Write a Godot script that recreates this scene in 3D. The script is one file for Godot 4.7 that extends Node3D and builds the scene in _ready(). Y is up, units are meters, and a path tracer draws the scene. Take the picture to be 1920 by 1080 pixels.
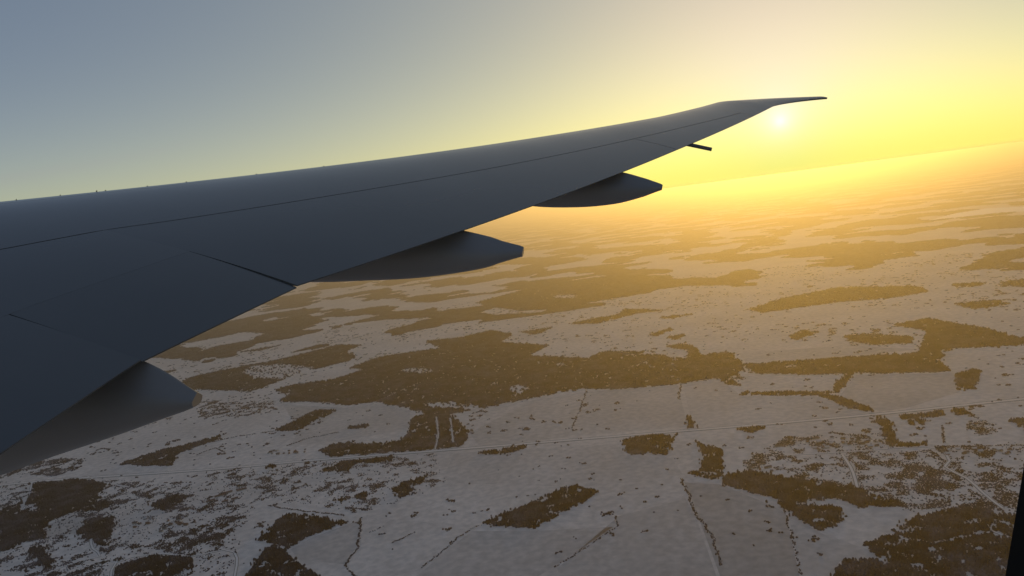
extends Node3D

# A swept airliner wing seen from a cabin window at sunset, climbing over snowfields and woods.
# World: y up, metres, the ground at y = 0. The airliner has its own axes: x aft, y up, z towards the fuselage.

const SUN_DIR := Vector3(0.35270, 0.06282, -0.93363)
const ALTITUDE := 1100.0

# Air: logarithm of the sky's radiance as a sum of falls with elevation and with angle from the sun.
const SKY_BASE := Vector3(-2.35, -1.945, -1.42)
const SKY_LOW := Vector3(-2.288, -2.29, -3.338)
const SKY_HIGH := Vector3(3.438, 2.939, 2.005)
const SKY_CORE := Vector3(0.248, 0.214, 0.773)
const SKY_NEAR := Vector3(-0.75, -0.70, 0.56)
const SKY_WIDE := Vector3(3.345, 2.288, 0.808)
const SKY_BOTH := Vector3(-2.041, -0.899, -1.145)
const SKY_RIM := Vector3(0.25, 0.32, 1.0)

# ---- land cover, metres east (x) and south (z): name, label, category, density, outline, clearings
const WOODS := [
	["woodland", "largest dark wood, a broad band across the middle of the snowfields", "wood", 1.00, [-1827, -5501, -1823, -5583, -1407, -5645, -1244, -5871, -1384, -6021, -1207, -6346, -672, -6386, -845, -6861, -544, -6802, -251, -6991, -54, -6619, -163, -6293, 232, -5851, 40, -5545, 452, -5168, 597, -5325, 893, -5118, 679, -5110, 930, -4996, 974, -4820, 1068, -4774, 1136, -5005, 1038, -5218, 1137, -5251, 1188, -5108, 1168, -4796, 1344, -4802, 1298, -4377, 1203, -4174, 1099, -4195, 866, -4169, 531, -4227, 338, -4361, 17, -4289, -393, -4188, -463, -4177, -572, -4230, -685, -4403, -949, -4717, -1147, -4725, -1411, -4956, -1697, -5105, -1657, -5279], [[-645, -5461, -679, -5417, -774, -5448, -878, -5539, -931, -5638, -897, -5685, -797, -5651, -693, -5557], [16, -4513, -4, -4437, -45, -4425, -86, -4482, -102, -4578, -83, -4658, -40, -4672, 1, -4610], [-376, -4332, -410, -4298, -496, -4320, -587, -4387, -630, -4462, -598, -4499, -508, -4475, -416, -4405], [-272, -4232, -289, -4191, -332, -4192, -378, -4235, -400, -4296, -384, -4339, -339, -4338, -292, -4293], [285, -5057, 273, -4990, 256, -4971, 244, -5009, 243, -5084, 255, -5154, 272, -5175, 285, -5134]]],
	["woodland", "fan shaped wood with a long tail, just above the pale road", "wood", 1.00, [-662, -4206, -572, -4230, -453, -4172, -314, -3769, -338, -3542, -488, -3555, -1015, -3656, -1078, -3766, -1036, -3872, -653, -3762, -639, -3944], [[-728, -3768, -759, -3756, -841, -3780, -929, -3828, -971, -3871, -940, -3884, -855, -3858, -767, -3810]]],
	["woodland", "horseshoe shaped wood around a snowy clearing, beside the wing", "wood", 1.00, [-2920, -6601, -2605, -6789, -2190, -6934, -1782, -7359, -1511, -7159, -1605, -6869, -1450, -6584, -1471, -6360, -1777, -6120, -2050, -5607, -2673, -6004, -2933, -6301], [[-1636, -6034, -1686, -5855, -1929, -5915, -2248, -6189, -2471, -6547, -2442, -6771, -2159, -6693, -1820, -6374]]],
	["woodland", "dark wedge of wood pointing left below the nearest flap fairing", "wood", 1.00, [-2254, -4038, -2091, -4221, -2015, -4238, -1813, -4386, -1802, -4298, -1970, -4105, -1909, -3878, -2058, -3936], []],
	["woodland", "slanting lens shaped wood alone in the open snow", "wood", 1.00, [-211, -2595, -167, -2642, -47, -2716, 75, -2818, 140, -2840, 219, -2751, 132, -2641, 50, -2586, -30, -2507, -129, -2551], [[88, -2597, 74, -2588, 45, -2592, 16, -2607, 4, -2625, 17, -2634, 47, -2630, 76, -2615]]],
	["woodland", "kite shaped wood with a sharp point to the right, near the bottom", "wood", 1.00, [-1027, -2947, -929, -2904, -742, -2778, -868, -2697, -925, -2616, -1061, -2719, -1049, -2840], []],
	["woodland", "ragged wood cut by the bottom edge, below the kite shaped wood", "wood", 0.85, [-989, -2644, -931, -2593, -837, -2449, -760, -2368, -691, -2272, -999, -2353, -1006, -2469, -1016, -2605], []],
	["woodland", "big lobed wood at the left edge, below the pale road", "wood", 1.00, [-2675, -3891, -2427, -3855, -2234, -3769, -2138, -3667, -2126, -3535, -1952, -3345, -1970, -3296, -2128, -3336, -2177, -3222, -2087, -3048, -2153, -3032, -2179, -2966, -2262, -2919, -2419, -3143, -2283, -3155, -2542, -3320, -2579, -3447, -2520, -3562, -2534, -3706], [[-2354, -3467, -2356, -3441, -2401, -3444, -2465, -3477, -2510, -3519, -2510, -3547, -2463, -3543, -2398, -3510]]],
	["woodland", "narrow upright wood between two snowy fields, lower left", "wood", 1.00, [-1958, -3204, -1832, -3175, -1733, -2897, -1690, -2800, -1789, -2914, -1945, -3052], []],
	["woodland", "small slanting wood beside the lower left lanes, among scrub", "wood", 0.90, [-1750, -3277, -1664, -3375, -1580, -3332, -1622, -3181], []],
	["woodland", "rounded wood enclosed by snowy lanes at the bottom left", "wood", 1.00, [-1568, -2644, -1453, -2705, -1291, -2637, -1240, -2561, -1287, -2511, -1308, -2435, -1508, -2488], []],
	["woodland", "patchy wood spreading along a snowy lane, lower left", "wood", 0.60, [-1547, -2809, -1446, -2898, -1293, -3001, -1210, -2995, -1214, -2871, -1207, -2749, -1111, -2632, -1174, -2681, -1277, -2720, -1391, -2713], [[-1331, -2824, -1333, -2808, -1353, -2807, -1380, -2822, -1398, -2844, -1396, -2861, -1376, -2862, -1348, -2846]]],
	["scrubland", "thin scrub between lanes in the bottom left corner", "scrub", 0.50, [-1832, -2668, -1664, -2709, -1618, -2713, -1610, -2664, -1679, -2646, -1672, -2531, -1784, -2560], []],
	["scrubland", "thin scrub half hidden under the nearest flap fairing", "scrub", 0.55, [-3358, -4489, -2910, -4390, -2588, -4261, -2484, -4058, -2590, -3972, -2832, -4096, -2993, -3967], []],
	["copse", "small ragged copse in the snow near the left bottom corner", "copse", 0.80, [-2073, -2945, -2040, -2954, -1870, -2776, -1859, -2712, -2015, -2876], []],
	["woodland", "dark pointed belt of wood below the right hand village scrub", "wood", 1.00, [693, -2747, 806, -2762, 908, -2644, 1082, -2477, 1152, -2299, 1028, -2341, 988, -2432, 917, -2424, 854, -2431, 788, -2516, 675, -2659], [[912, -2522, 904, -2514, 893, -2514, 886, -2521, 885, -2532, 893, -2540, 904, -2540, 912, -2533]]],
	["woodland", "triangular wood pointing down towards the open snow, lower right", "wood", 1.00, [777, -2486, 896, -2385, 962, -2350, 932, -2258, 843, -2207, 801, -2403], []],
	["woodland", "large dark forest filling the bottom right corner", "forest", 1.00, [726, -1899, 822, -2015, 915, -1998, 932, -2095, 1007, -2119, 1130, -2210, 1317, -2244, 1397, -2148, 1548, -2014, 1329, -1739], [[1023, -2068, 1014, -2063, 999, -2064, 987, -2071, 985, -2079, 994, -2084, 1009, -2082, 1021, -2076], [1306, -2119, 1295, -2116, 1274, -2120, 1257, -2128, 1253, -2136, 1264, -2139, 1285, -2136, 1302, -2127]]],
	["scrubland", "wide grey brown scrub above the bottom right forest", "scrub", 0.50, [978, -2817, 1171, -2783, 1346, -2750, 1488, -2736, 1475, -2602, 1681, -2510, 1812, -2437, 1510, -2044, 1408, -2164, 1307, -2264, 1155, -2256, 1117, -2402, 1049, -2514, 911, -2643], [[1149, -2620, 1112, -2550, 1091, -2524, 1096, -2556, 1126, -2629, 1165, -2704, 1189, -2733, 1182, -2697], [1132, -2655, 1105, -2633, 1065, -2636, 1034, -2660, 1031, -2694, 1058, -2717, 1099, -2714, 1130, -2688], [1362, -2694, 1349, -2687, 1328, -2690, 1312, -2702, 1309, -2715, 1323, -2723, 1344, -2720, 1360, -2708], [1505, -2384, 1482, -2381, 1439, -2393, 1400, -2411, 1388, -2426, 1411, -2428, 1455, -2417, 1493, -2398], [1266, -2327, 1239, -2311, 1200, -2314, 1169, -2335, 1166, -2362, 1193, -2379, 1233, -2375, 1264, -2354]]],
	["woodland", "squarish wood standing on the pale road, right of centre", "wood", 1.00, [404, -3308, 466, -3337, 652, -3296, 576, -3136, 558, -3058, 400, -3137], []],
	["woodland", "hook shaped wood dropping from the road to the dark belt", "wood", 1.00, [701, -3173, 726, -3095, 776, -3031, 705, -2777, 671, -2715, 579, -2807, 633, -2828, 699, -2994], []],
	["shelter_belt", "slanting tree belt running down to the road on the right", "tree belt", 1.00, [1420, -3623, 1500, -3547, 1536, -3222, 1468, -3328], []],
	["shelter_belt", "straight level tree belt between two fields, right of centre", "tree belt", 1.00, [1104, -3827, 1445, -3664, 1527, -3608, 1423, -3610, 1092, -3788], []],
	["shelter_belt", "short slanting tree belt joining the long belt to the level one", "tree belt", 1.00, [1693, -3919, 1741, -3917, 1548, -3630, 1518, -3646], []],
	["woodland", "long dark belt of wood with a block at its right end", "wood", 1.00, [1315, -4429, 1522, -4342, 1817, -4272, 2227, -4151, 2569, -4663, 2502, -4943, 2772, -5020, 2789, -4763, 2845, -4497, 2816, -4139, 2939, -3833, 2894, -3774, 2731, -4017, 2410, -4168, 2195, -3903, 2152, -3704, 1534, -4015, 1316, -4175], [[1566, -4192, 1542, -4176, 1504, -4188, 1472, -4220, 1467, -4255, 1491, -4271, 1531, -4259, 1562, -4226]]],
	["woodland", "lens shaped wood inside the angle of the long belt", "wood", 1.00, [2109, -4824, 2292, -4741, 2398, -4536, 2325, -4404, 2135, -4472, 2076, -4648], []],
	["woodland", "hazy golden brown streak of wood below the wing tip", "wood", 1.00, [1977, -6288, 2373, -6617, 2950, -6804, 3406, -6354, 3345, -6005, 2968, -5948, 2614, -6083, 1985, -6048], []],
	["woodland", "faint thin streak of wood far off on the right", "wood", 1.00, [3594, -9174, 4053, -8842, 4649, -8685, 4505, -8278, 3891, -8330], []],
	["copse", "small copse left of the lens shaped wood on the right", "copse", 1.00, [1832, -5043, 1975, -5154, 2026, -5043, 1817, -4885], []],
	["copse", "bracket shaped copse far off near the right edge", "copse", 1.00, [3657, -6205, 3838, -6095, 3755, -5985, 3578, -6001], []],
	["copse", "flat oval copse below the bracket shaped one, right side", "copse", 1.00, [3174, -5383, 3427, -5333, 3409, -5135, 3155, -5106], []],
	["copse", "copse cut by the right edge, above the flat oval one", "copse", 1.00, [3923, -5978, 4201, -6003, 3933, -5626, 3810, -5827], []],
	["copse", "square copse hanging below the long belt on the right", "copse", 1.00, [2147, -3669, 2272, -3680, 2057, -3381, 1987, -3388], []],
	["shelter_belt", "tree belt dropping from the road to the right hand village", "tree belt", 1.00, [1495, -3173, 1533, -3155, 1426, -2848, 1514, -2796, 1491, -2767, 1376, -2822], []],
	["copse", "longest of the clipped copses along the road, far right", "copse", 1.00, [1597, -3149, 1709, -3137, 1683, -3091, 1578, -3108], []],
	["copse", "short clipped copse at the end of the longest roadside one", "copse", 1.00, [1716, -3134, 1774, -3149, 1746, -3094, 1695, -3085], []],
	["copse", "rightmost clipped copse along the road, standing apart", "copse", 1.00, [1816, -3145, 1856, -3125, 1829, -3062, 1786, -3074], []],
	["copse", "left one of two tiny copses under the longest roadside one", "copse", 1.00, [1583, -3097, 1602, -3081, 1576, -3021, 1562, -3028], []],
	["copse", "right one of two tiny copses under the longest roadside one", "copse", 1.00, [1618, -3081, 1636, -3073, 1627, -3013, 1597, -3011], []],
	["scrubland", "round patch of garden trees below the road, far right", "scrub", 0.50, [1831, -3012, 1879, -2973, 1791, -2827, 1730, -2819, 1713, -2883], []],
	["copse", "dark copse cut by the right edge, below the road", "copse", 1.00, [1923, -2929, 2033, -2892, 1865, -2660, 1902, -2848], []],
	["copse", "flat copse lying along the road, right of the squarish wood", "copse", 1.00, [915, -3260, 1037, -3237, 949, -3188], []],
	["woodland", "widest of the far woods, a hazy streak below the outer fairings", "wood", 1.00, [-442, -9380, 452, -10510, 1404, -10453, 2020, -9517, 1886, -8647, 1454, -8150, 1073, -8079, 347, -7923, 65, -8074, -345, -8960], [[753, -8650, 698, -8561, 594, -8617, 497, -8789, 463, -8984, 518, -9082, 628, -9020, 726, -8839]]],
	["woodland", "slim slanting wood above the largest one, at the centre", "wood", 1.00, [474, -6791, 953, -6935, 1063, -7205, 1365, -6827, 1105, -6862, 708, -6586], []],
	["copse", "small slim copse left of the slim slanting wood", "copse", 1.00, [29, -6670, 336, -6718, 143, -6433], []],
	["copse", "thin streak of copse right of the slim slanting wood", "copse", 1.00, [1194, -6470, 1557, -6427, 1322, -6352], []],
	["copse", "left one of two small copses above the largest wood's right end", "copse", 1.00, [1016, -5737, 1205, -5895, 1201, -5819, 1043, -5666], []],
	["copse", "right one of two small copses above the largest wood's right end", "copse", 1.00, [1110, -5542, 1240, -5583, 1232, -5517, 1139, -5426], []],
	["woodland", "long hazy band of wood meeting the wing's trailing edge", "wood", 1.00, [-4572, -9303, -4346, -10054, -3709, -10306, -2966, -10665, -2420, -9552, -2752, -8740, -3448, -9543, -3977, -9160], []],
	["copse", "thin curved copse above the horseshoe shaped wood", "copse", 1.00, [-2901, -7777, -2501, -7889, -2647, -7687], []],
	["copse", "small copse beside the trailing edge, left of the curved one", "copse", 1.00, [-3696, -8334, -3309, -8063, -3228, -7517, -3471, -7733], []],
	["copse", "tiny streak of copse at the end of the long hazy band", "copse", 1.00, [-2221, -8896, -2050, -8873, -2075, -8612], []],
	["shelter_belt", "slanting tree belt hanging below the largest wood's left end", "tree belt", 1.00, [-1484, -4325, -1399, -4511, -1346, -4694, -1192, -4618, -1236, -4516, -1340, -4260], []],
	["shelter_belt", "tapering tree belt under the pale road, left of centre", "tree belt", 1.00, [-1003, -3451, -920, -3539, -673, -3519, -674, -3458, -848, -3488, -873, -3402], []],
	["copse", "low flat copse under the pale road at the centre", "copse", 1.00, [-266, -3409, -30, -3413, -74, -3353, -180, -3351], []],
	["scrubland", "branching scrub in the open snow left of the lens shaped wood", "scrub", 0.75, [-624, -3091, -560, -3136, -481, -3185, -498, -3101, -538, -2982, -555, -2965], []],
	["copse", "small forked copse left of the branching scrub", "copse", 0.80, [-777, -3042, -715, -3086, -727, -3042, -702, -2987], []],
	["copse", "tiny low copse left of the forked one", "copse", 0.80, [-865, -3037, -808, -3041, -800, -3004], []],
	["copse", "round copse below the left hand hamlet", "copse", 1.00, [-1327, -3644, -1319, -3689, -1275, -3632, -1287, -3582], []],
	["copse", "short slab of copse above the fan shaped wood's tail", "copse", 1.00, [-1021, -4189, -910, -4170, -902, -4125, -1009, -4132], []],
	["copse", "narrow copse on the field edge left of the squarish wood", "copse", 0.90, [757, -3555, 769, -3530, 747, -3353, 727, -3370], []],
	["shelter_belt", "short tree belt dropping from the largest wood's right end", "tree belt", 1.00, [1099, -4195, 1144, -4182, 1153, -3980, 1103, -4008], []],
	["scrubland", "clumpy thin scrub among the lower left lanes", "scrub", 0.12, [-3045, -4042, -2158, -3756, -1593, -3513, -1220, -3094, -1145, -2806, -1082, -2411, -2080, -2658], [[-1932, -3101, -1926, -3042, -1987, -3038, -2081, -3090, -2158, -3171, -2168, -3234, -2104, -3239, -2004, -3182], [-1582, -2940, -1569, -2873, -1607, -2859, -1675, -2905, -1736, -2988, -1753, -3059, -1713, -3075, -1641, -3024], [-2202, -3131, -2175, -3066, -2196, -3050, -2255, -3091, -2318, -3166, -2349, -3234, -2327, -3252, -2265, -3208]]],
	["scrubland", "loose garden trees around the right hand village", "scrub", 0.20, [823, -2885, 1080, -3083, 1433, -2972, 1368, -2766, 972, -2801, 907, -2684, 777, -2744], []],
	["scrubland", "sparse bushes along the level hedge near the right edge", "scrub", 0.18, [1491, -2767, 1842, -2683, 1716, -2507, 1486, -2621], []],
	["scrubland", "sparse bushes under the pale road, left of centre", "scrub", 0.02, [-1681, -3733, -1046, -3597, -456, -3486, -398, -3077, -654, -2851, -1402, -3277], []],
	["scrubland", "loose trees of the hamlet right of the nearest fairing tip", "scrub", 0.20, [-2414, -5493, -1715, -5129, -1672, -4752, -2177, -4906], []],
]
const FIELDS := [
	[0.93, [349, -4262, 852, -4150, 724, -3389, 196, -3472, -251, -3498, -313, -3750, 37, -4241]],
	[1.00, [1220, -4163, 1118, -3842, 1507, -3641, 1684, -3912]],
	[0.90, [1740, -3878, 2141, -3673, 1983, -3370, 1668, -3246, 1547, -3243, 1508, -3554]],
	[0.97, [740, -3356, 879, -4135, 1100, -4167, 1093, -3765, 1409, -3596, 1464, -3320, 1524, -3245, 1061, -3285]],
	[0.94, [1338, -4430, 1386, -4736, 2007, -4548, 2277, -4230, 1804, -4313]],
	[0.82, [547, -2733, 665, -2673, 765, -2452, 793, -2366, 677, -1955, 475, -2010, 519, -2420]],
	[0.95, [796, -2352, 839, -2196, 927, -2044, 909, -2007, 816, -2020, 749, -1936, 682, -1954]],
	[0.90, [-693, -2787, -663, -2548, -674, -2418, -854, -2501, -910, -2599, -853, -2679, -731, -2764]],
	[1.00, [-678, -2797, -225, -2590, -406, -2311, -522, -2278, -606, -2319, -662, -2408, -647, -2543]],
	[0.92, [-254, -2550, -37, -2483, 233, -2433, 18, -2207, -51, -2152, -425, -2252]],
	[0.93, [-1642, -5005, -1132, -4652, -966, -4672, -691, -4370, -657, -3972, -1065, -3912, -1294, -3963, -1326, -4244]],
	[0.90, [-2164, -3201, -2069, -3304, -1930, -3271, -1970, -3213, -1950, -3053, -2071, -3049]],
	[0.97, [-1815, -3163, -1653, -3191, -1584, -2992, -1589, -2845, -1685, -2826]],
	[0.96, [-377, -3454, 383, -3278, 381, -3123, 564, -3015, 560, -2814, 206, -2817, 85, -2860, -398, -3077]],
	[0.88, [263, -2512, 515, -2586, 511, -2423, 465, -2012, 28, -2130, 25, -2195]],
]
const LAKE := [7103, -12560, 7967, -13318, 8619, -13440, 8881, -12716, 8267, -11844, 7999, -12211, 7460, -12333]
const HEDGES := [
	["hedge line running down the open snow from the dark belt", 9.0, 0.80, [544, -2773, 534, -2609, 519, -2438, 521, -2247, 494, -2084]],
	["faint hedge line down the field below the triangular wood", 6.0, 0.50, [796, -2374, 746, -2187, 686, -1977]],
	["hedge line slanting down left from the lens shaped wood", 5.0, 0.50, [-225, -2590, -262, -2566, -330, -2450, -412, -2312]],
	["hedge line right of the lens shaped wood, bent at its top", 5.0, 0.45, [251, -2520, 245, -2433, 129, -2314, 18, -2207]],
	["hedge line right of the kite shaped wood, running to the bottom edge", 7.0, 0.80, [-692, -2807, -657, -2546, -670, -2410, -610, -2302]],
	["thin level hedge line above the kite shaped wood", 5.0, 0.70, [-1141, -3073, -983, -2976, -766, -2851]],
	["short hedge line above the left end of the level one", 6.0, 0.60, [-1215, -3382, -1210, -3242, -1229, -3126]],
	["hedge line below the largest wood at the centre", 9.0, 0.50, [352, -4287, 260, -3846, 203, -3600]],
	["hedge line below the largest wood, left of the short belt", 10.0, 0.60, [877, -4163, 790, -3847]],
	["wavering hedge line left of the slanting tree belt", 9.0, 0.60, [-1809, -4250, -1741, -4302, -1481, -4313]],
	["hedge line above the left hand hamlet", 10.0, 0.80, [-1314, -3953, -1236, -4052, -1057, -4102]],
	["crooked hedge below the nearest fairing's tip", 7.0, 0.70, [-1824, -4018, -1763, -4113, -1660, -3996]],
	["upright hedge between the road and the right hand scrub", 8.0, 0.80, [1671, -2977, 1562, -2789]],
	["level hedge below the far right fields", 7.0, 0.70, [1589, -2726, 1790, -2666]],
	["hedge along the field top under the pale road, left of centre", 9.0, 0.80, [-1187, -3448, -1120, -3481, -1027, -3574]],
	["hedge between the branching scrub and the forked copse", 6.0, 0.50, [-697, -3104, -663, -3173, -609, -3206]],
	["slanting hedge below the branching scrub", 6.0, 0.60, [-535, -2539, -500, -2563, -461, -2605]],
	["thin hedge right of the bottom hedge line", 5.0, 0.50, [-639, -2650, -589, -2705]],
]
const ROADS := [
	["road", 22.0, [-3198, -3931, -2854, -3932, -2449, -3879, -1617, -3708, -1054, -3632, -354, -3508, 154, -3424, 687, -3338, 1058, -3277, 1555, -3212, 2135, -3162, 2394, -3135]],
	["lane", 8.0, [999, -2872, 1191, -2827, 1496, -2765, 1483, -2616, 1433, -2556, 1442, -2447, 1414, -2299, 1402, -2203]],
	["lane_001", 7.0, [1286, -2073, 1306, -2014, 1333, -1926]],
	["lane_002", 9.0, [1178, -2799, 1144, -2650, 1090, -2494]],
	["lane_003", 7.0, [-1839, -2674, -1769, -2743, -1687, -2768, -1774, -2866, -1830, -2960]],
	["lane_004", 7.0, [-1515, -2508, -1585, -2666, -1548, -2719, -1412, -2710, -1297, -2651, -1172, -2672, -1102, -2592, -1046, -2401]],
	["lane_006", 10.0, [-996, -4648, -811, -4971, -676, -5181]],
	["lane_007", 7.0, [-518, -4148, -477, -3795, -472, -3557]],
	["lane_008", 7.0, [-432, -4074, -388, -3622]],
	["lane_009", 7.0, [-2662, -3902, -2418, -3431, -2516, -3283]],
	["lane_010", 9.0, [457, -4621, 677, -4723, 929, -4940]],
	["lane_011", 7.0, [1009, -2144, 1097, -2046, 1286, -2073]],
	["lane_005", 7.0, [-2352, -3883, -2201, -3734, -1999, -3602]],
]
const VILLAGES := [
	["houses of the right hand village", "small house in the right hand village below the road", 34, [1241, -2913, 1408, -2842, 1276, -2990]],
	["houses of the left hand hamlet", "small house in the hamlet above the pale road, left of centre", 14, [-1267, -3817, -1127, -3760, -1284, -3877]],
	["houses of the hamlet by the dark belt", "small house in the hamlet just above the dark pointed belt", 10, [882, -2781, 950, -2754, 899, -2829]],
	["houses along the level hedge", "small house near the level hedge by the right edge", 14, [1606, -2656, 1721, -2609, 1628, -2691]],
	["houses below the fairing tip", "small house in the scattered hamlet right of the nearest fairing tip", 16, [-1999, -5087, -1757, -4966, -2049, -5228]],
	["houses of the lower left hamlet", "small house among the scrub at the lower left", 16, [-1572, -3015, -1419, -2966, -1613, -3104]],
	["houses in the garden patch", "small house in the round garden patch at the far right", 7, [1791, -2922, 1828, -2905, 1829, -2981]],
]
const SHEDS := [
	["long dark roofed barn at the top of the right hand village", 1159, -3012, 0.10, 34, 14],
	["lone dark barn left of the right hand village", 997, -2981, 0.10, 30, 16],
	["longest of the reddish sheds at the lower left", -1422, -3284, 0.50, 44, 13],
	["topmost reddish shed at the lower left", -1340, -3326, 0.50, 40, 12],
	["lowest reddish shed at the lower left", -1444, -3229, 0.50, 34, 11],
	["reddish shed just below the topmost one, lower left", -1396, -3313, 0.50, 34, 11],
	["reddish shed right of the longest one, lower left", -1332, -3215, 0.50, 26, 11],
	["small reddish shed beside the lowest one, lower left", -1368, -3197, 0.50, 24, 10],
	["pale shed at the edge of the small copse, far right", 1934, -4919, 0.20, 60, 20],
	["pale shed by the flat oval copse, far right", 3338, -5334, 0.20, 80, 24],
	["shorter pale shed by the flat oval copse, far right", 3376, -5357, 0.20, 60, 24],
]
var rng := RandomNumberGenerator.new()
var taken := {}
var rough_edge := FastNoiseLite.new()
var tone := FastNoiseLite.new()


func _ready() -> void:
	rng.seed = 7
	make_camera()
	make_air()
	make_sun()
	make_ground()
	make_roads()
	make_woods()
	make_hedges()
	make_far_woods()
	make_airliner()
	make_villages()


# ------------------------------------------------------------------ camera, air, sun

func make_camera() -> void:
	var cam := Camera3D.new()
	cam.name = "camera"
	cam.fov = 41.892
	cam.position = Vector3(0, ALTITUDE, 0)
	cam.rotation_degrees = Vector3(-5.937, 0, -7.536)
	cam.near = 0.05
	cam.far = 400000.0
	add_child(cam)


func make_air() -> void:
	var we := WorldEnvironment.new()
	we.name = "environment"
	var env := Environment.new()
	env.background_mode = Environment.BG_SKY
	var sm := PanoramaSkyMaterial.new()
	sm.panorama = sky_texture()
	env.sky = Sky.new()
	env.sky.sky_material = sm
	env.tonemap_mode = Environment.TONE_MAPPER_LINEAR
	env.tonemap_exposure = 1.0
	env.volumetric_fog_enabled = true
	env.volumetric_fog_density = 0.000054
	env.volumetric_fog_albedo = Color(1.0, 0.95, 0.9)
	env.volumetric_fog_anisotropy = 0.7
	env.sdfgi_enabled = true
	env.ssao_enabled = true
	env.ssil_enabled = true
	we.environment = env
	add_child(we)


func sky_texture() -> ImageTexture:
	var w := 1536
	var h := 768
	var data := PackedFloat32Array()
	data.resize(w * h * 3)
	for y in h:
		var e := maxf((0.5 - (y + 0.5) / h) * PI, 0.0)
		var ed := rad_to_deg(e)
		var base := SKY_BASE + SKY_LOW * exp(-ed / 3.0) + SKY_HIGH * exp(-ed / 6.0) + SKY_RIM * exp(-ed / 1.2)
		var both := SKY_BOTH * exp(-ed / 12.0)
		var ce := cos(e)
		var se := sin(e)
		for x in w:
			var az := (x + 0.5) / w * TAU
			var g := rad_to_deg(acos(clampf(ce * sin(az) * SUN_DIR.x + se * SUN_DIR.y - ce * cos(az) * SUN_DIR.z, -1.0, 1.0)))
			var l := base + SKY_CORE * exp(-g) + SKY_NEAR * exp(-g / 8.0) + SKY_WIDE * exp(-g / 25.0) + both * exp(-g / 15.0)
			var i := (y * w + x) * 3
			data[i] = exp(l.x)
			data[i + 1] = exp(l.y)
			data[i + 2] = exp(l.z)
	return ImageTexture.create_from_image(Image.create_from_data(w, h, false, Image.FORMAT_RGBF, data.to_byte_array()))


func make_sun() -> void:
	var sun := DirectionalLight3D.new()
	sun.name = "sun"
	sun.light_energy = 0.5
	sun.light_color = Color(1.0, 0.8, 0.36)
	sun.light_angular_distance = 0.5
	sun.shadow_enabled = true
	add_child(sun)
	sun.look_at_from_position(Vector3.ZERO, -SUN_DIR)


# ------------------------------------------------------------------ helpers

func numbered(called: String) -> String:
	var n: int = taken.get(called, 0)
	taken[called] = n + 1
	return called if n == 0 else "%s_%03d" % [called, n]


func tag(o: Node, label: String, category := "", group := "", kind := "") -> void:
	if label != "":
		o.set_meta("label", label)
	if category != "":
		o.set_meta("category", category)
	if group != "":
		o.set_meta("group", group)
	if kind != "":
		o.set_meta("kind", kind)


func paint(linear: Color, rough := 1.0, shine := 0.5) -> StandardMaterial3D:
	var m := StandardMaterial3D.new()
	m.albedo_color = linear.linear_to_srgb()
	m.roughness = rough
	m.metallic_specular = shine
	return m


func noise_texture(seed_: int, freq: float, octaves: int, low: Color, high: Color, kind := FastNoiseLite.TYPE_SIMPLEX_SMOOTH, size := 1024) -> NoiseTexture2D:
	var n := FastNoiseLite.new()
	n.seed = seed_
	n.noise_type = kind
	n.frequency = freq
	n.fractal_octaves = octaves
	var t := NoiseTexture2D.new()
	t.width = size
	t.height = size
	t.seamless = true
	t.noise = n
	var ramp := Gradient.new()
	ramp.set_color(0, low)
	ramp.set_color(1, high)
	t.color_ramp = ramp
	return t


func flat_points(a: Array) -> PackedVector2Array:
	var p := PackedVector2Array()
	for i in range(0, a.size(), 2):
		p.append(Vector2(a[i], a[i + 1]))
	return p


# one face, turned so that its front looks along the hint
func tri(st: SurfaceTool, a: Vector3, b: Vector3, c: Vector3, hint: Vector3) -> void:
	if (a - c).cross(a - b).dot(hint) < 0.0:
		var k := b
		b = c
		c = k
	st.add_vertex(a)
	st.add_vertex(b)
	st.add_vertex(c)


func quad(st: SurfaceTool, a: Vector3, b: Vector3, c: Vector3, d: Vector3, hint: Vector3) -> void:
	tri(st, a, b, c, hint)
	tri(st, a, c, d, hint)


func finish(st: SurfaceTool, called: String, m: Material, parent: Node) -> MeshInstance3D:
	st.generate_normals()
	var o := MeshInstance3D.new()
	o.name = called
	o.mesh = st.commit()
	o.material_override = m
	parent.add_child(o, true)
	return o


# ------------------------------------------------------------------ the land

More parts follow.
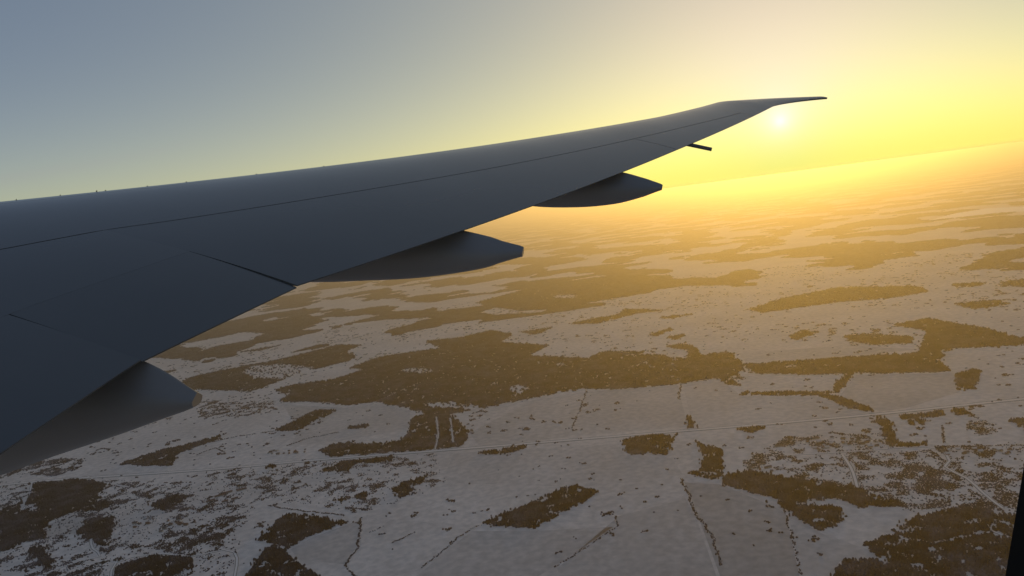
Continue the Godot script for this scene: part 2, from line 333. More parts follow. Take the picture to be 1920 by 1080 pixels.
func make_ground() -> void:
	var g := MeshInstance3D.new()
	g.name = "ground"
	var pm := PlaneMesh.new()
	pm.size = Vector2(240000, 240000)
	g.mesh = pm
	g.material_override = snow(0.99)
	g.set_meta("kind", "structure")
	add_child(g)
	var frozen := flat_points(LAKE)
	var ice := SurfaceTool.new()
	ice.begin(Mesh.PRIMITIVE_TRIANGLES)
	ice.set_smooth_group(-1)
	var corners := Geometry2D.triangulate_polygon(frozen)
	for k in range(0, corners.size(), 3):
		tri(ice, Vector3(frozen[corners[k]].x, 2.0, frozen[corners[k]].y), Vector3(frozen[corners[k + 1]].x, 2.0, frozen[corners[k + 1]].y), Vector3(frozen[corners[k + 2]].x, 2.0, frozen[corners[k + 2]].y), Vector3.UP)
	finish(ice, "frozen_lake", paint(Color(0.9, 0.88, 0.85), 0.45), self).set_meta("kind", "structure")
	for i in FIELDS.size():
		var p := flat_points(FIELDS[i][1])
		var st := SurfaceTool.new()
		st.begin(Mesh.PRIMITIVE_TRIANGLES)
		st.set_smooth_group(-1)
		var ids := Geometry2D.triangulate_polygon(p)
		for k in range(0, ids.size(), 3):
			tri(st, Vector3(p[ids[k]].x, 0.25, p[ids[k]].y), Vector3(p[ids[k + 1]].x, 0.25, p[ids[k + 1]].y), Vector3(p[ids[k + 2]].x, 0.25, p[ids[k + 2]].y), Vector3.UP)
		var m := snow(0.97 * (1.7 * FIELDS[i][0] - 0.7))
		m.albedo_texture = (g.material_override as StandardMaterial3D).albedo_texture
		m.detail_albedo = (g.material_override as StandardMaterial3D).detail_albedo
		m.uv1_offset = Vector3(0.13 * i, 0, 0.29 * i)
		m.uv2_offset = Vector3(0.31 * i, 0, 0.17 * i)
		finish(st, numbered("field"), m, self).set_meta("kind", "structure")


func snow(white: float) -> StandardMaterial3D:
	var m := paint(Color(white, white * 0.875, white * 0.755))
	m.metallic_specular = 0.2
	m.albedo_texture = noise_texture(11, 0.004, 9, Color(0.9, 0.9, 0.9), Color(1, 1, 1), FastNoiseLite.TYPE_SIMPLEX_SMOOTH, 2048)
	m.uv1_triplanar = true
	m.uv1_world_triplanar = true
	m.uv1_scale = Vector3.ONE / 5300.0
	m.detail_enabled = true
	m.detail_blend_mode = BaseMaterial3D.BLEND_MODE_MUL
	m.detail_albedo = noise_texture(12, 0.03, 6, Color(0.84, 0.84, 0.84), Color(1, 1, 1), FastNoiseLite.TYPE_SIMPLEX_SMOOTH, 1024)
	m.detail_uv_layer = BaseMaterial3D.DETAIL_UV_2
	m.uv2_triplanar = true
	m.uv2_world_triplanar = true
	m.uv2_scale = Vector3.ONE / 1370.0
	return m


func make_roads() -> void:
	var m := paint(Color(0.84, 0.75, 0.66))
	var grass := snow(0.4)
	grass.albedo_color = Color(0.4, 0.34, 0.27).linear_to_srgb()
	for r in ROADS:
		var p := flat_points(r[2])
		var half: float = r[1] / 2.0
		var st := SurfaceTool.new()
		st.begin(Mesh.PRIMITIVE_TRIANGLES)
		st.set_smooth_group(-1)
		var sides := SurfaceTool.new()
		sides.begin(Mesh.PRIMITIVE_TRIANGLES)
		sides.set_smooth_group(-1)
		var c := Curve2D.new()
		for i in p.size():
			var t := (p[mini(i + 1, p.size() - 1)] - p[maxi(i - 1, 0)]) / 6.0
			c.add_point(p[i], -t, t)
		var n := int(c.get_baked_length() / 60.0)
		var last := []
		for i in n + 1:
			var q := c.sample_baked(c.get_baked_length() * i / n)
			var q2 := c.sample_baked(minf(c.get_baked_length(), c.get_baked_length() * i / n + 1.0))
			var q1 := c.sample_baked(maxf(0.0, c.get_baked_length() * i / n - 1.0))
			var s := (q2 - q1).normalized().orthogonal() * half
			# an embankment: a raised crown with sloping shoulders
			var row := [Vector3(q.x - s.x * 1.7, 0.05, q.y - s.y * 1.7), Vector3(q.x - s.x, 0.8, q.y - s.y), Vector3(q.x + s.x, 0.8, q.y + s.y), Vector3(q.x + s.x * 1.7, 0.05, q.y + s.y * 1.7)]
			if last:
				quad(st, last[1], row[1], row[2], last[2], Vector3.UP)
				for k in [0, 2]:
					quad(sides, last[k], row[k], row[k + 1], last[k + 1], Vector3.UP)
			last = row
		var o := finish(st, r[0], m, self)
		o.set_meta("kind", "structure")
		finish(sides, "verge", grass, o)


# a leafless crown over a skirt of brushwood, one metre wide and one high
func tree_mesh(seed_: int) -> ArrayMesh:
	var r := RandomNumberGenerator.new()
	r.seed = seed_
	var st := SurfaceTool.new()
	st.begin(Mesh.PRIMITIVE_TRIANGLES)
	st.set_smooth_group(-1)
	var rings := []
	for spec in [[0.0, 0.62], [0.16, 0.40], [0.42, 0.52], [0.74, 0.36]]:
		var ring := []
		for k in 6:
			var a := TAU * (k + r.randf_range(-0.3, 0.3)) / 6.0
			var d: float = spec[1] * r.randf_range(0.72, 1.2)
			ring.append(Vector3(cos(a) * d, spec[0] + (r.randf_range(-0.09, 0.09) if spec[0] > 0.0 else 0.0), sin(a) * d))
		rings.append(ring)
	for i in 3:
		for k in 6:
			var k2 := (k + 1) % 6
			var mid: Vector3 = rings[i][k] + rings[i + 1][k2]
			quad(st, rings[i][k], rings[i][k2], rings[i + 1][k2], rings[i + 1][k], Vector3(mid.x, 0.05, mid.z))
	var top := Vector3(r.randf_range(-0.15, 0.15), 1.0, r.randf_range(-0.15, 0.15))
	for k in 6:
		tri(st, rings[3][k], rings[3][(k + 1) % 6], top, Vector3(rings[3][k].x, 0.6, rings[3][k].z))
	st.generate_normals()
	return st.commit()


var trees: Array[ArrayMesh] = []
var bark: StandardMaterial3D


func tree_kit() -> void:
	for i in 3:
		trees.append(tree_mesh(50 + i))
	bark = paint(Color(1, 1, 1))
	bark.vertex_color_use_as_albedo = true
	bark.metallic_specular = 0.1
	rough_edge.seed = 3
	rough_edge.frequency = 0.012
	rough_edge.fractal_octaves = 3
	tone.seed = 9
	tone.frequency = 0.004
	tone.fractal_octaves = 3


func grow(called: String, spots: PackedVector3Array, widths: PackedFloat32Array, heights: PackedFloat32Array, variant: int, shade := 1.0) -> MultiMeshInstance3D:
	var mm := MultiMesh.new()
	mm.transform_format = MultiMesh.TRANSFORM_3D
	mm.use_colors = true
	mm.mesh = trees[variant % 3]
	mm.instance_count = spots.size()
	for i in spots.size():
		var p := spots[i]
		var b := Basis(Vector3.UP, rng.randf() * TAU).scaled(Vector3(widths[i], heights[i], widths[i]))
		mm.set_instance_transform(i, Transform3D(b, p))
		var k := rng.randf_range(0.6, 1.4) * clampf(1.0 + 1.3 * tone.get_noise_2d(p.x, p.z) + 1.5 * rough_edge.get_noise_2d(p.x, p.z), 0.35, 2.0)
		var grey := clampf(0.5 + tone.get_noise_2d(p.z + 900.0, p.x), 0.0, 1.0)
		mm.set_instance_color(i, Color(0.036, 0.031, 0.034).lerp(Color(0.052, 0.049, 0.056), grey) * k * shade)
	var o := MultiMeshInstance3D.new()
	o.name = numbered(called)
	o.multimesh = mm
	o.material_override = bark
	add_child(o)
	return o


func make_woods() -> void:
	tree_kit()
	var groups := {"woodland": "woods on the snowfields", "copse": "copses on the snowfields", "shelter_belt": "tree belts between the fields", "scrubland": "patches of scrub"}
	var lanes := []
	for r in ROADS:
		for strip in Geometry2D.offset_polyline(flat_points(r[2]), r[1] * 0.5 + 5.0):
			var around := Rect2(strip[0], Vector2.ZERO)
			for p in strip:
				around = around.expand(p)
			lanes.append([around, strip])
	var which := 0
	for w in WOODS:
		var poly := flat_points(w[4])
		var gaps := []
		var cuts := []
		for h in w[5]:
			gaps.append(flat_points(h))
		var box := Rect2(poly[0], Vector2.ZERO)
		for p in poly:
			box = box.expand(p)
		for lane in lanes:
			if box.intersects(lane[0]):
				cuts.append(lane[1])
		var far := box.get_center().length()
		var step := maxf(5.6, far / 600.0)
		if w[3] < 0.7:
			step = maxf(4.5, far / 800.0)
		var wobble := minf(far * 0.002, 12.0)
		var dense: float = w[3]
		var spots := PackedVector3Array()
		var widths := PackedFloat32Array()
		var heights := PackedFloat32Array()
		box = box.grow(wobble + step * 3.0)
		for i in int(box.size.x / step):
			for j in int(box.size.y / step):
				var p := box.position + Vector2(i + rng.randf(), j + rng.randf()) * step
				var q := p + Vector2(rough_edge.get_noise_2d(p.x, p.y), rough_edge.get_noise_2d(p.y + 500.0, p.x)) * wobble * 2.0 + Vector2.from_angle(rng.randf() * TAU) * pow(rng.randf(), 4.0) * step * 4.0
				if not Geometry2D.is_point_in_polygon(q, poly):
					continue
				var keep := dense
				if dense >= 0.95:
					keep = clampf(1.0 + 2.0 * rough_edge.get_noise_2d(p.x * 1.3, p.y * 1.3) + 0.9 * tone.get_noise_2d(p.x, p.y), 0.1, 1.0)
				else:
					keep = clampf(dense - 0.1 + 1.3 * rough_edge.get_noise_2d(p.x * 0.9, p.y * 0.9) + 0.8 * tone.get_noise_2d(p.x, p.y), 0.015, 1.0)
				for gap in gaps:
					if Geometry2D.is_point_in_polygon(q, gap):
						keep = 0.06
				for cut in cuts:
					if Geometry2D.is_point_in_polygon(p, cut):
						keep = -1.0
				if rng.randf() > keep:
					continue
				spots.append(Vector3(p.x, 0.0, p.y))
				widths.append(step * (rng.randf_range(0.8, 1.9) if dense > 0.7 else rng.randf_range(0.6, 1.5)))
				heights.append(rng.randf_range(5.0, 14.0) if dense > 0.7 else rng.randf_range(1.5, 4.5))
		var o := grow(w[0], spots, widths, heights, which, rng.randf_range(0.8, 1.25))
		tag(o, w[1], w[2], groups[w[0]], "stuff")
		which += 1


func make_hedges() -> void:
	var which := 0
	for h in HEDGES:
		var p := flat_points(h[3])
		var spots := PackedVector3Array()
		var widths := PackedFloat32Array()
		var heights := PackedFloat32Array()
		for i in p.size() - 1:
			var run := p[i].distance_to(p[i + 1])
			for k in int(run / 2.2):
				if rng.randf() > h[2]:
					continue
				var q := p[i].lerp(p[i + 1], (k + rng.randf()) * 2.2 / run)
				q += Vector2(rng.randf_range(-0.5, 0.5), rng.randf_range(-0.5, 0.5)) * h[1] + Vector2(rough_edge.get_noise_2d(q.x, q.y), rough_edge.get_noise_2d(q.y, q.x)) * 10.0
				spots.append(Vector3(q.x, 0, q.y))
				widths.append(rng.randf_range(2.5, 6.0))
				heights.append(rng.randf_range(1.5, 5.0))
		var o := grow("hedgerow", spots, widths, heights, which)
		tag(o, h[0], "hedge", "hedges between the fields", "stuff")
		which += 1


func make_far_woods() -> void:
	var lake := flat_points(LAKE)
	var patch := FastNoiseLite.new()
	patch.seed = 21
	patch.frequency = 0.0006
	patch.fractal_octaves = 4
	var spots := PackedVector3Array()
	var widths := PackedFloat32Array()
	var heights := PackedFloat32Array()
	var r := 7600.0
	while r < 60000.0:
		var step := r / 360.0
		for k in int(1.5 * 360.0):
			var az := -0.75 + (k + rng.randf()) / 360.0
			var d := r + rng.randf() * step
			var p := Vector2(sin(az), -cos(az)) * d
			if Geometry2D.is_point_in_polygon(p, lake):
				continue
			if patch.get_noise_2d(p.x, p.y) < -0.01 + 0.3 * clampf((11000.0 - d) / 3500.0, 0.0, 1.0):
				continue
			spots.append(Vector3(p.x, 0, p.y))
			widths.append(step * rng.randf_range(1.3, 1.9))
			heights.append(rng.randf_range(8.0, 13.0))
		r += step
	var o := grow("far_woods", spots, widths, heights, 1)
	tag(o, "distant woods fading into golden haze towards the horizon", "woods", "", "stuff")
	# flecks of scrub on the middle fields
	var fleck := FastNoiseLite.new()
	fleck.seed = 33
	fleck.frequency = 0.011
	fleck.fractal_octaves = 3
	spots.clear()
	widths.clear()
	heights.clear()
	r = 2200.0
	while r < 9500.0:
		var step := maxf(7.0, r / 420.0)
		for k in int(1.4 * r / step):
			var az := -0.7 + (k + rng.randf()) * step / r
			var d := r + rng.randf() * step
			var p := Vector2(sin(az), -cos(az)) * d
			if fleck.get_noise_2d(p.x, p.y) + 0.35 * patch.get_noise_2d(p.x * 2.0, p.y * 2.0) < 0.6 - 0.13 * clampf((d - 3500.0) / 3000.0, 0.0, 1.0):
				continue
			spots.append(Vector3(p.x, 0, p.y))
			widths.append(step * rng.randf_range(0.7, 1.2))
			heights.append(rng.randf_range(2.0, 6.0))
		r += step
	o = grow("scattered_scrub", spots, widths, heights, 2)
	tag(o, "small dark flecks of scrub strewn over the open snowfields", "scrub", "", "stuff")


# ------------------------------------------------------------------ villages

func house_mesh_walls() -> ArrayMesh:
	var st := SurfaceTool.new()
	st.begin(Mesh.PRIMITIVE_TRIANGLES)
	st.set_smooth_group(-1)
	var c := [Vector3(-0.5, 0, -0.5), Vector3(0.5, 0, -0.5), Vector3(0.5, 0, 0.5), Vector3(-0.5, 0, 0.5)]
	for k in 4:
		var a: Vector3 = c[k]
		var b: Vector3 = c[(k + 1) % 4]
		quad(st, a, b, b + Vector3.UP * 0.6, a + Vector3.UP * 0.6, a + b)
	for s in [-1.0, 1.0]:
		tri(st, Vector3(s * 0.5, 0.6, -0.5), Vector3(s * 0.5, 0.6, 0.5), Vector3(s * 0.5, 1.0, 0.0), Vector3(s, 0, 0))
	st.generate_normals()
	return st.commit()


func house_mesh_roof() -> ArrayMesh:
	var st := SurfaceTool.new()
	st.begin(Mesh.PRIMITIVE_TRIANGLES)
	st.set_smooth_group(-1)
	for s in [-1.0, 1.0]:
		var e0 := Vector3(-0.56, 0.56, s * 0.58)
		var e1 := Vector3(0.56, 0.56, s * 0.58)
		var r0 := Vector3(-0.56, 1.02, 0)
		var r1 := Vector3(0.56, 1.02, 0)
		var t := Vector3(0, 0.04, 0)
		quad(st, e0 + t, e1 + t, r1 + t, r0 + t, Vector3(0, 1, s))
		quad(st, e0, e1, r1, r0, Vector3(0, -1, -s))
		quad(st, e0, e1, e1 + t, e0 + t, Vector3(0, 0, s))
		quad(st, e0, r0, r0 + t, e0 + t, Vector3(-1, 0, 0))
		quad(st, e1, r1, r1 + t, e1 + t, Vector3(1, 0, 0))
	st.generate_normals()
	return st.commit()


func house(called: String, walls: Mesh, roof: Mesh, at: Vector2, turn: float, size: Vector3, wall_paint: Material, roof_paint: Material) -> Node3D:
	var o := Node3D.new()
	o.name = numbered(called)
	add_child(o)
	o.position = Vector3(at.x, 0, at.y)
	o.rotation.y = turn
	for part in [["walls", walls, wall_paint], ["roof", roof, roof_paint]]:
		var m := MeshInstance3D.new()
		m.name = part[0]
		m.mesh = part[1]
		m.material_override = part[2]
		m.scale = size
		o.add_child(m)
	return o


func make_villages() -> void:
	var walls := house_mesh_walls()
	var roof := house_mesh_roof()
	var wall_paints := [paint(Color(0.4, 0.37, 0.32)), paint(Color(0.25, 0.18, 0.12)), paint(Color(0.5, 0.48, 0.44))]
	var roof_paints := [paint(Color(0.1, 0.08, 0.07)), paint(Color(0.16, 0.08, 0.05)), paint(Color(0.55, 0.53, 0.5)), paint(Color(0.12, 0.11, 0.1))]
	for v in VILLAGES:
		var p := flat_points(v[3])
		for i in int(v[2]):
			var a := rng.randf() * TAU
			var d := sqrt(rng.randf())
			var at := p[0] + (p[1] - p[0]) * cos(a) * d + (p[2] - p[0]) * sin(a) * d
			var k := rng.randf_range(0.8, 1.35)
			var top := rng.randi() % 4
			var o := house("house", walls, roof, at, rng.randf_range(-0.3, 0.3) + (PI / 2 if rng.randf() < 0.4 else 0.0), Vector3(13, 7.5, 9) * k, wall_paints[rng.randi() % 3], roof_paints[top])
			tag(o, String(v[1]).replace("small house", ["small black roofed house", "small rust roofed house", "small snowy roofed house", "small dark grey roofed house"][top]), "house", v[0])
	for s in SHEDS:
		var red: bool = "reddish" in s[0]
		var pale: bool = "pale" in s[0]
		var o := house("barn" if "barn" in s[0] else "shed", walls, roof, Vector2(s[1], s[2]), s[3], Vector3(s[4], 8, s[5]), wall_paints[0], paint(Color(0.14, 0.065, 0.045)) if red else (paint(Color(0.75, 0.74, 0.72), 0.4) if pale else roof_paints[0]))
		tag(o, s[0], "barn" if "barn" in s[0] else "shed", "barns and sheds")


# ------------------------------------------------------------------ the airliner

const KINK := 10.391      # span station where the trailing edge bends, from the centreline
const WING_END := 26.9    # last full station of the planform
const RAKE := 27.67      # where the raked tip begins
const TIP := 30.293


func along(s: float, xs: Array, ys: Array) -> float:
	for i in xs.size() - 1:
		if s <= xs[i + 1]:
			var t: float = (s - xs[i]) / (xs[i + 1] - xs[i])
			if i == 0:
				t = maxf(t, 0.0)
			return lerpf(ys[i], ys[i + 1], t)
	return ys[-1]


func rake(s: float) -> float:
	return clampf((s - RAKE) / (TIP - RAKE), 0.0, 1.0)


func trailing_x(s: float) -> float:
	if s < KINK:
		return along(s, [4.0, 6.0, 8.26, KINK], [-0.56, -0.55, -0.48, 0.0])
	return 0.43208 * (s - KINK) + 0.977 * pow(rake(s), 1.6)


func trailing_y(s: float) -> float:
	var t := (s - KINK) / (WING_END - KINK)
	return 0.09189 * (s - KINK) + 0.80995 * t * absf(t) - 0.079 * rake(s) - 0.058 * smoothstep(20.0, 29.0, s)


func chord(s: float) -> float:
	if s > RAKE:
		return lerpf(1.797, 0.36, pow(rake(s), 0.9))
	return along(s, [4.0, 6.0, KINK, 24.5, RAKE], [8.2, 7.2, 5.6, 2.3, 1.8])


func hinge(s: float) -> float:
	return along(s, [4.0, 8.0, 9.34, 11.06, 13.44, 16.12, 18.12, 20.6, 23.46, 25.56, 26.9], [3.6, 2.95, 2.66, 2.35, 2.03, 1.65, 1.39, 1.07, 0.72, 0.43, 0.28])


# a point of the skin at station s, u metres ahead of the trailing edge
func skin(s: float, u: float, upper: bool) -> Vector3:
	var c := chord(s)
	var t := clampf((s - KINK) / (WING_END - KINK), -0.4, 1.0)
	var thick := lerpf(0.10098, 0.12995, t)
	var inc := lerpf(-0.01781, -0.09777, t) + 0.03835 * t * (1.0 - t)
	var x := clampf(1.0 - u / c, 0.0, 1.0)
	var half := 5.0 * thick * (0.2969 * sqrt(x) - 0.126 * x - 0.3516 * x * x + 0.2843 * x * x * x - 0.1036 * x * x * x * x)
	var y := u * tan(inc) + c * 0.08 * x * (1.0 - x)
	half += 0.012 * rake(s) / c * 2.0
	y += c * half if upper else -c * half * 0.7 - 0.014 * minf(1.0, x * 20.0)
	return Vector3(trailing_x(s) - u, trailing_y(s) + y, -s)


# a closed piece of the wing between two span stations and two distances ahead of the trailing edge
func wing_piece(called: String, s0: float, s1: float, back: Callable, front: Callable, along_n: int, chord_n: int, m: Material, parent: Node, droop := 0.0) -> MeshInstance3D:
	var st := SurfaceTool.new()
	st.begin(Mesh.PRIMITIVE_TRIANGLES)
	var top := []
	var low := []
	for i in along_n + 1:
		var s := lerpf(s0, s1, float(i) / along_n)
		var a: float = back.call(s)
		var b: float = front.call(s)
		var nose := b >= chord(s) - 0.001
		var row_t := []
		var row_l := []
		for j in chord_n + 1:
			var f := float(j) / chord_n
			if nose:
				f = sin(f * PI / 2.0)
			var u := lerpf(a, b, f)
			var drop := Vector3(0, -droop * (b - u), 0)
			row_t.append(skin(s, u, true) + drop)
			row_l.append(skin(s, u, false) + drop)
		top.append(row_t)
		low.append(row_l)
	st.set_smooth_group(1)
	for i in along_n:
		for j in chord_n:
			quad(st, top[i][j], top[i + 1][j], top[i + 1][j + 1], top[i][j + 1], Vector3(-0.2 * (float(j) / chord_n), 1, 0))
			quad(st, low[i][j], low[i + 1][j], low[i + 1][j + 1], low[i][j + 1], Vector3(-0.2 * (float(j) / chord_n), -1, 0))
	st.set_smooth_group(-1)
	for i in along_n:
		quad(st, top[i][0], top[i + 1][0], low[i + 1][0], low[i][0], Vector3.RIGHT)
		quad(st, top[i][chord_n], top[i + 1][chord_n], low[i + 1][chord_n], low[i][chord_n], Vector3.LEFT)
	for j in chord_n:
		quad(st, top[0][j], top[0][j + 1], low[0][j + 1], low[0][j], Vector3.BACK)
		quad(st, top[along_n][j], top[along_n][j + 1], low[along_n][j + 1], low[along_n][j], Vector3.FORWARD)
	return finish(st, called, m, parent)


# a pod lofted fore and aft: rows of distance aft of the trailing edge line, top, bottom and half width
func fairing(s: float, rows: Array, m: Material, parent: Node) -> MeshInstance3D:
	var x0 := 0.43208 * (s - KINK)
	var t := (s - KINK) / (WING_END - KINK)
	var y0 := 0.09189 * (s - KINK) + 0.80995 * t * absf(t)
	var st := SurfaceTool.new()
	st.begin(Mesh.PRIMITIVE_TRIANGLES)
	var c := Curve3D.new()
	var rings := []
	var mids := []
	for i in (rows.size() - 1) * 4 + 1:
		var k := mini(i / 4, rows.size() - 2)
		var f := (i - k * 4) / 4.0
		var v := []
		for n in 4:
			v.append(cubic_interpolate(rows[k][n], rows[k + 1][n], rows[maxi(k - 1, 0)][n], rows[mini(k + 2, rows.size() - 1)][n], f))
		var ring := []
		var mid := Vector3(x0 + v[0], y0 + (v[1] + v[2]) / 2.0, -s)
		for n in 20:
			var a := TAU * n / 20.0
			var px := signf(cos(a)) * pow(absf(cos(a)), 0.7)
			var py := signf(sin(a)) * pow(absf(sin(a)), 0.85)
			ring.append(mid + Vector3(0, py * (v[1] - v[2]) / 2.0, px * v[3] * (1.0 if py < 0.1 else 1.0 - 0.95 * (py - 0.1))))
		rings.append(ring)
		mids.append(mid)
	st.set_smooth_group(1)
	for i in rings.size() - 1:
		for n in 20:
			var n2 := (n + 1) % 20
			quad(st, rings[i][n], rings[i][n2], rings[i + 1][n2], rings[i + 1][n], rings[i][n] + rings[i][n2] - mids[i] * 2.0)
	st.set_smooth_group(-1)
	for e in [0, rings.size() - 1]:
		for n in 20:
			tri(st, rings[e][n], rings[e][(n + 1) % 20], mids[e], Vector3(1 if e else -1, 0, 0))
	return finish(st, "flap_track_fairing", m, parent)


func tube(st: SurfaceTool, a: Vector3, b: Vector3, ra: float, rb: float) -> void:
	var axis := (b - a).normalized()
	var side := axis.cross(Vector3.UP).normalized()
	var up := side.cross(axis)
	for n in 12:
		var d0 := side * cos(TAU * n / 12.0) + up * sin(TAU * n / 12.0)
		var d1 := side * cos(TAU * (n + 1) / 12.0) + up * sin(TAU * (n + 1) / 12.0)
		quad(st, a + d0 * ra, a + d1 * ra, b + d1 * rb, b + d0 * rb, d0 + d1)
		tri(st, a + d0 * ra, a + d1 * ra, a, -axis)
		tri(st, b + d0 * rb, b + d1 * rb, b, axis)


func make_airliner() -> void:
	var plane := Node3D.new()
	plane.name = "airliner"
	plane.rotation_degrees = Vector3(7.7163, -12.1402, -15.5848)
	plane.position = Vector3(-4.63852, ALTITUDE - 1.94193, 1.33190)
	add_child(plane)
	tag(plane, "grey swept airliner wing with raked tip and flap fairings, seen from the cabin", "airplane")
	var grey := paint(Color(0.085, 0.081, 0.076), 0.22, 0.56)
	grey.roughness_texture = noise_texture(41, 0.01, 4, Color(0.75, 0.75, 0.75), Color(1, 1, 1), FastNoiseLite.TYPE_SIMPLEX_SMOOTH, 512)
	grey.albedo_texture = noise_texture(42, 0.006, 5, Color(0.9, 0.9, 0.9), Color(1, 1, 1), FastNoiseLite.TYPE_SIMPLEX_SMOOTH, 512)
	grey.uv1_triplanar = true
	grey.uv1_scale = Vector3(0.1, 0.1, 0.1)
	var dark := paint(Color(0.03, 0.03, 0.032), 0.7)
	var pale := grey.duplicate()
	pale.albedo_color = Color(0.24, 0.215, 0.195).linear_to_srgb()
	pale.roughness = 0.5
	var rubber := paint(Color(0.012, 0.011, 0.010), 0.9, 0.2)
	var zero := func(_s: float) -> float: return 0.0
	var full := func(s: float) -> float: return chord(s)
	var at_hinge := func(s: float) -> float: return hinge(s)
	var before_hinge := func(s: float) -> float: return hinge(s) - 0.02
	var flap_front := func(_s: float) -> float: return 1.35
	var panel_back := func(_s: float) -> float: return 1.352
	var slat_back := func(s: float) -> float: return chord(s) * 0.815
	var slat_seat := func(s: float) -> float: return chord(s) * 0.815 - 0.014
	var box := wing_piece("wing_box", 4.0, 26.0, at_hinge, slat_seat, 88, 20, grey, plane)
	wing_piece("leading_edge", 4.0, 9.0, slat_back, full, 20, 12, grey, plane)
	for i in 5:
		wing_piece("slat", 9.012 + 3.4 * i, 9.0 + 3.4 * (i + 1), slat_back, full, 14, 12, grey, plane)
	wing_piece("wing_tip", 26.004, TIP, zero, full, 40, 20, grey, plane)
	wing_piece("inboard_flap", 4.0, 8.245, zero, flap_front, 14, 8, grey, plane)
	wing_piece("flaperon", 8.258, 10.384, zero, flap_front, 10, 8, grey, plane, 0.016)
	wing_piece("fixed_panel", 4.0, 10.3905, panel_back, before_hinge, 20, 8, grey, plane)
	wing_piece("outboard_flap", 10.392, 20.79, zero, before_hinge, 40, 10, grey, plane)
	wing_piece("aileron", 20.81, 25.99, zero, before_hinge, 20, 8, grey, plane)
	# the dark web behind the hinge gap
	var st := SurfaceTool.new()
	st.begin(Mesh.PRIMITIVE_TRIANGLES)
	st.set_smooth_group(-1)
	for i in 44:
		var sa := lerpf(4.0, 25.9, i / 44.0)
		var sb := lerpf(4.0, 25.9, (i + 1) / 44.0)
		var q := []
		for e in [[sa, 0.06], [sb, 0.06], [sb, -0.05], [sa, -0.05]]:
			var p := skin(e[0], hinge(e[0]) + e[1], true)
			p.y = lerpf(p.y, skin(e[0], hinge(e[0]) + e[1], false).y, 0.4)
			q.append(p)
		quad(st, q[0], q[1], q[2], q[3], Vector3.UP)
	finish(st, "hinge_gap_web", dark, plane)
	fairing(8.35, [[-3.2, -0.6, -1.9, 0.2], [-2.2, -0.4, -1.95, 0.3], [-1.29, -0.15, -1.61, 0.34], [-0.54, -0.05, -1.2, 0.34], [0.17, -0.05, -0.82, 0.3], [0.51, -0.12, -0.63, 0.24], [0.8, -0.25, -0.475, 0.13], [0.89, -0.29, -0.42, 0.085]], pale, plane)
	fairing(13.5, [[-3.6, -0.7, -1.15, 0.1], [-2.76, -0.4, -1.3, 0.22], [-1.51, -0.15, -1.08, 0.29], [-0.65, -0.06, -0.89, 0.3], [0.18, -0.1, -0.63, 0.25], [0.5, -0.15, -0.48, 0.18], [0.74, -0.175, -0.37, 0.11], [0.82, -0.19, -0.34, 0.08]], pale, plane)
	fairing(18.4, [[-2.7, -0.5, -0.95, 0.1], [-1.92, -0.3, -1.04, 0.2], [-0.95, -0.1, -0.93, 0.26], [-0.18, -0.06, -0.75, 0.26], [0.34, -0.12, -0.54, 0.2], [0.55, -0.16, -0.43, 0.14], [0.7, -0.19, -0.35, 0.09], [0.76, -0.21, -0.32, 0.07]], pale, plane)
	# fuel jettison pipe on its little pylon
	st = SurfaceTool.new()
	st.begin(Mesh.PRIMITIVE_TRIANGLES)
	st.set_smooth_group(-1)
	var at := Vector3(trailing_x(21.7), trailing_y(21.7), -21.7)
	tube(st, at + Vector3(-0.5, -0.02, 0), at + Vector3(0.47, -0.1, 0), 0.05, 0.045)
	var fuel_pipe := finish(st, "fuel_jettison_pipe", grey, plane)
	st = SurfaceTool.new()
	st.begin(Mesh.PRIMITIVE_TRIANGLES)
	st.set_smooth_group(-1)
	for s in [-1.0, 1.0]:
		quad(st, at + Vector3(-0.6, 0.0, s * 0.03), at + Vector3(0.0, -0.01, s * 0.02), at + Vector3(0.22, -0.08, s * 0.02), at + Vector3(-0.5, -0.06, s * 0.03), Vector3(0, 0, s))
	finish(st, "pylon", grey, fuel_pipe)
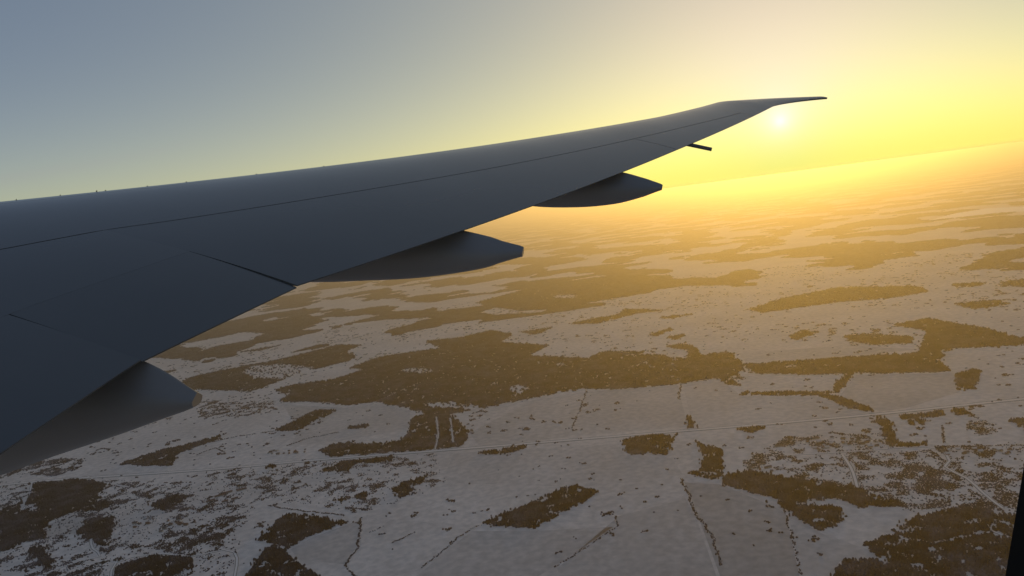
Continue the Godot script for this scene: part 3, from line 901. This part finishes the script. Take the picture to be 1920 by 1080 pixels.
	# vortex generators along the crest
	for v in [[10.2, 0.05], [10.75, 0.05], [11.25, 0.05], [11.7, 0.05], [12.1, 0.085], [12.2, 0.05], [12.7, 0.045], [13.2, 0.045], [14.2, 0.04], [15.3, 0.035]]:
		st = SurfaceTool.new()
		st.begin(Mesh.PRIMITIVE_TRIANGLES)
		st.set_smooth_group(-1)
		var p := skin(v[0], chord(v[0]) * 0.89, true)
		var q := skin(v[0] + 0.04, chord(v[0]) * 0.89 + 0.06, true)
		var up := Vector3(0, v[1] * 0.27, 0)
		var w := Vector3(0, 0, 0.006)
		for s in [-1.0, 1.0]:
			quad(st, p + w * s - up * 0.2, q + w * s - up * 0.2, q + w * s + up * 0.5, p + w * s + up, Vector3(0, 0, s))
		quad(st, p + w + up, p - w + up, q - w + up * 0.5, q + w + up * 0.5, Vector3.UP)
		quad(st, p + w - up * 0.2, p - w - up * 0.2, p - w + up, p + w + up, Vector3.RIGHT)
		finish(st, "vortex_generator", dark, box)
	make_window(plane, rubber)


# the rim of the cabin window, beside the eye
func make_window(plane: Node3D, m: Material) -> void:
	var st := SurfaceTool.new()
	st.begin(Mesh.PRIMITIVE_TRIANGLES)
	st.set_smooth_group(-1)
	var inner := []
	var outer := []
	var mid := Vector2(3.3, 2.65)
	var edge := Vector2(4.0003, 2.4433)
	for i in 48:
		var a := TAU * i / 48.0
		var d := Vector2(signf(cos(a)) * pow(absf(cos(a)), 0.3), signf(sin(a)) * pow(absf(sin(a)), 0.3))
		inner.append(edge + (mid + d * Vector2(0.7, 0.8) - edge).rotated(0.142))
		outer.append(edge + (mid + d * Vector2(0.83, 0.93) - edge).rotated(0.142))
	var z0 := -3.06
	var z1 := -3.118
	for i in 48:
		var k := (i + 1) % 48
		var out3 := Vector3(inner[i].x - mid.x, inner[i].y - mid.y, 0)
		var p := func(v: Vector2, z: float) -> Vector3: return Vector3(v.x, v.y, z)
		quad(st, p.call(inner[i], z0), p.call(inner[k], z0), p.call(outer[k], z0), p.call(outer[i], z0), Vector3.BACK)
		quad(st, p.call(inner[i], z1), p.call(inner[k], z1), p.call(outer[k], z1), p.call(outer[i], z1), Vector3.FORWARD)
		quad(st, p.call(inner[i], z0), p.call(inner[k], z0), p.call(inner[k], z1), p.call(inner[i], z1), -out3)
		quad(st, p.call(outer[i], z0), p.call(outer[k], z0), p.call(outer[k], z1), p.call(outer[i], z1), out3)
	var o := finish(st, "window_frame", m, plane)
	o.set_meta("label", "black rim of the cabin window at the right edge")
